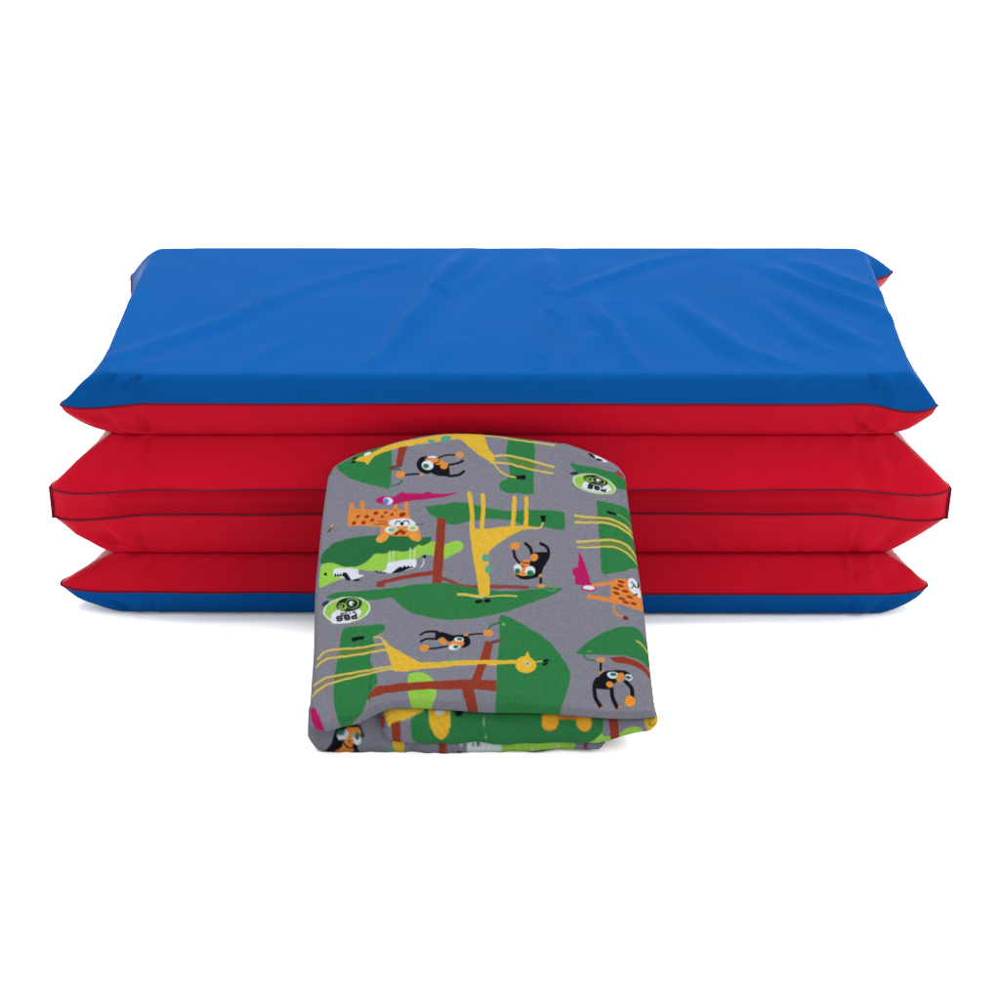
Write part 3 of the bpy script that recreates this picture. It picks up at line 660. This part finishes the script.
# inner folds that show along the front
def fold(name, colsx, pxs, yc, ry, n_off, print_, depth, seed, lean=.004):
    """colsx: (x, z centre, half height); pxs: (print x, top, bottom) for the same columns"""
    Cx = smooth_line(colsx, 26); Px = smooth_line(pxs, 26); nz = Noise1(seed); n = len(Cx); P = []; Cl = []
    for i in range(n):
        x, zc, rz = Cx[i]; rz = max(rz, .0006); px, pt, pb = Px[i]; sec = []; cc = []
        e = min(1, (x - Cx[0][0]) / .006 + .15, (Cx[-1][0] - x) / .006 + .15); ryy = ry * math.sqrt(max(e, .02)) 
        yy = yc + .0014 * nz(x * 70 + 40) + .0006 * nz(x * 190 + 90); zc += .0006 * nz(x * 110 + 70) * (rz > .006)
        for k in range(40):
            ph = -math.pi / 2 + math.pi * k / 39
            s_ = math.copysign(abs(math.sin(ph)) ** .9, math.sin(ph)); c2 = math.cos(ph) ** .75
            sec.append((x, yy - ryy * c2 + lean * ((s_ + 1) / 2) ** 1.5 * min(1, rz / .008), zc + rz * s_)); cc.append((px, (pt + pb) / 2 - (pb - pt) / 2 * s_))
        top = ORG + UP * .035 + NRM * n_off[0]; tb = ORG + UP * depth + NRM * n_off[0]; bb = ORG + UP * depth + NRM * n_off[1]; bf = ORG + UP * .035 + NRM * n_off[1]
        for q in (top, tb, bb, bf): sec.append((-.014 + (x + .014) * (.80 if q[2] > .06 else .93), q[1], max(q[2], .0015))); cc.append((px, pt - 30))
        sec.append(sec[0]); cc.append(cc[0]); P.append(sec); Cl.append(cc)
    P = np.array(P).transpose(1, 0, 2)[::-1]; Cl = np.array(Cl).transpose(1, 0, 2)[::-1]
    c0 = P[:, :1].mean(0, keepdims=True) + 0 * P[:, :1]; c1 = P[:, -1:].mean(0, keepdims=True) + 0 * P[:, -1:]
    P = np.concatenate([c0, P, c1], 1); Cl = np.concatenate([Cl[:, :1], Cl, Cl[:, -1:]], 1)
    return grid_mesh(name, P, print_.at(Cl[..., 0], Cl[..., 1]), blanket)
MIDC = [(-0.0771, 0.0236, 0.0033),(-0.0739, 0.0202, 0.0097),(-0.068, 0.0198, 0.0123),(-0.0519, 0.0194, 0.0127),(-0.0324, 0.019, 0.0123),(0.0, 0.0181, 0.0118),(0.0324, 0.0181, 0.0118),(0.0584, 0.018, 0.0105),(0.0681, 0.0183, 0.0094),(0.081, 0.0198, 0.0078),(0.0914, 0.0214, 0.0063),(0.0985, 0.0224, 0.0045),(0.102, 0.0229, 0.0011)]
MIDP = [(381,712,724),(386,708,737),(395,705,741),(420,705,742),(450,706,742),(500,708,742.5),(550,708,742.5),(590,710,741),(605,711,739),(625,711,735),(641,711,731),(652,712,727),(657.5,716,722)]
BOTC = [(-0.1249, 0.0168, 0.0071),(-0.1221, 0.0161, 0.0109),(-0.1169, 0.0145, 0.0139),(-0.1052, 0.0143, 0.0156),(-0.0779, 0.0141, 0.0158),(-0.0617, 0.0113, 0.0126),(-0.0391, 0.0092, 0.0102),(0.0, 0.0095, 0.01),(0.0391, 0.0102, 0.0092),(0.0586, 0.0093, 0.0072),(0.0651, 0.0073, 0.0044),(0.0683, 0.007, 0.0003)]
BOTP = [(307.5,716,738),(312,712,744),(320,710,750),(338,708,752.5),(380,708,753),(405,716,752.5),(440,722,752),(500,722,751.5),(560,722,749.5),(590,726,748),(600,732,747),(605,738,742)]
fold('fold', MIDC, MIDP, -.1815, .0105, (-.0065, -.018), lo, .17, 5, lean=.003)
fold('fold', BOTC, BOTP, -.182, .008, (-.019, -.030), lb, .16, 6, lean=.013)

# ------------------------------------------------------------ light
w = bpy.data.worlds.new('World'); scene.world = w; w.use_nodes = True
bg = w.node_tree.nodes['Background']; bg.inputs[0].default_value = (1, 1, 1, 1); bg.inputs[1].default_value = 1.95
def area(name, loc, target, size, power, col=(1, 1, 1)):
    l_ = bpy.data.lights.new(name, 'AREA'); l_.shape = 'RECTANGLE'; l_.size, l_.size_y = size; l_.energy = power; l_.color = col
    o = bpy.data.objects.new(name, l_); COL.objects.link(o); o.location = loc
    from mathutils import Vector
    o.rotation_euler = (Vector(target) - Vector(loc)).to_track_quat('-Z', 'Y').to_euler(); return o
area('softbox', (.1, .55, 2.2), (0, .12, .1), (2.2, 1.6), 125)
area('added_side_light', (1.9, -1.5, 1.7), (0, .1, .1), (.9, .9), 28)  # unseen side lamp, added for more contrast on the mat's corner facets

# ------------------------------------------------------------ camera
cam = bpy.data.cameras.new('camera'); co = bpy.data.objects.new('camera', cam); COL.objects.link(co)
co.location = (0, -1.32, .71); co.rotation_euler = (math.radians(90 - 25), 0, 0)
cam.sensor_width = 36; cam.lens = 2041 / 1000 * 36; cam.clip_end = 100; cam.clip_start = .01
scene.camera = co
scene.view_settings.view_transform = 'Standard'; scene.view_settings.look = 'None'; scene.view_settings.exposure = 0; scene.view_settings.gamma = 1
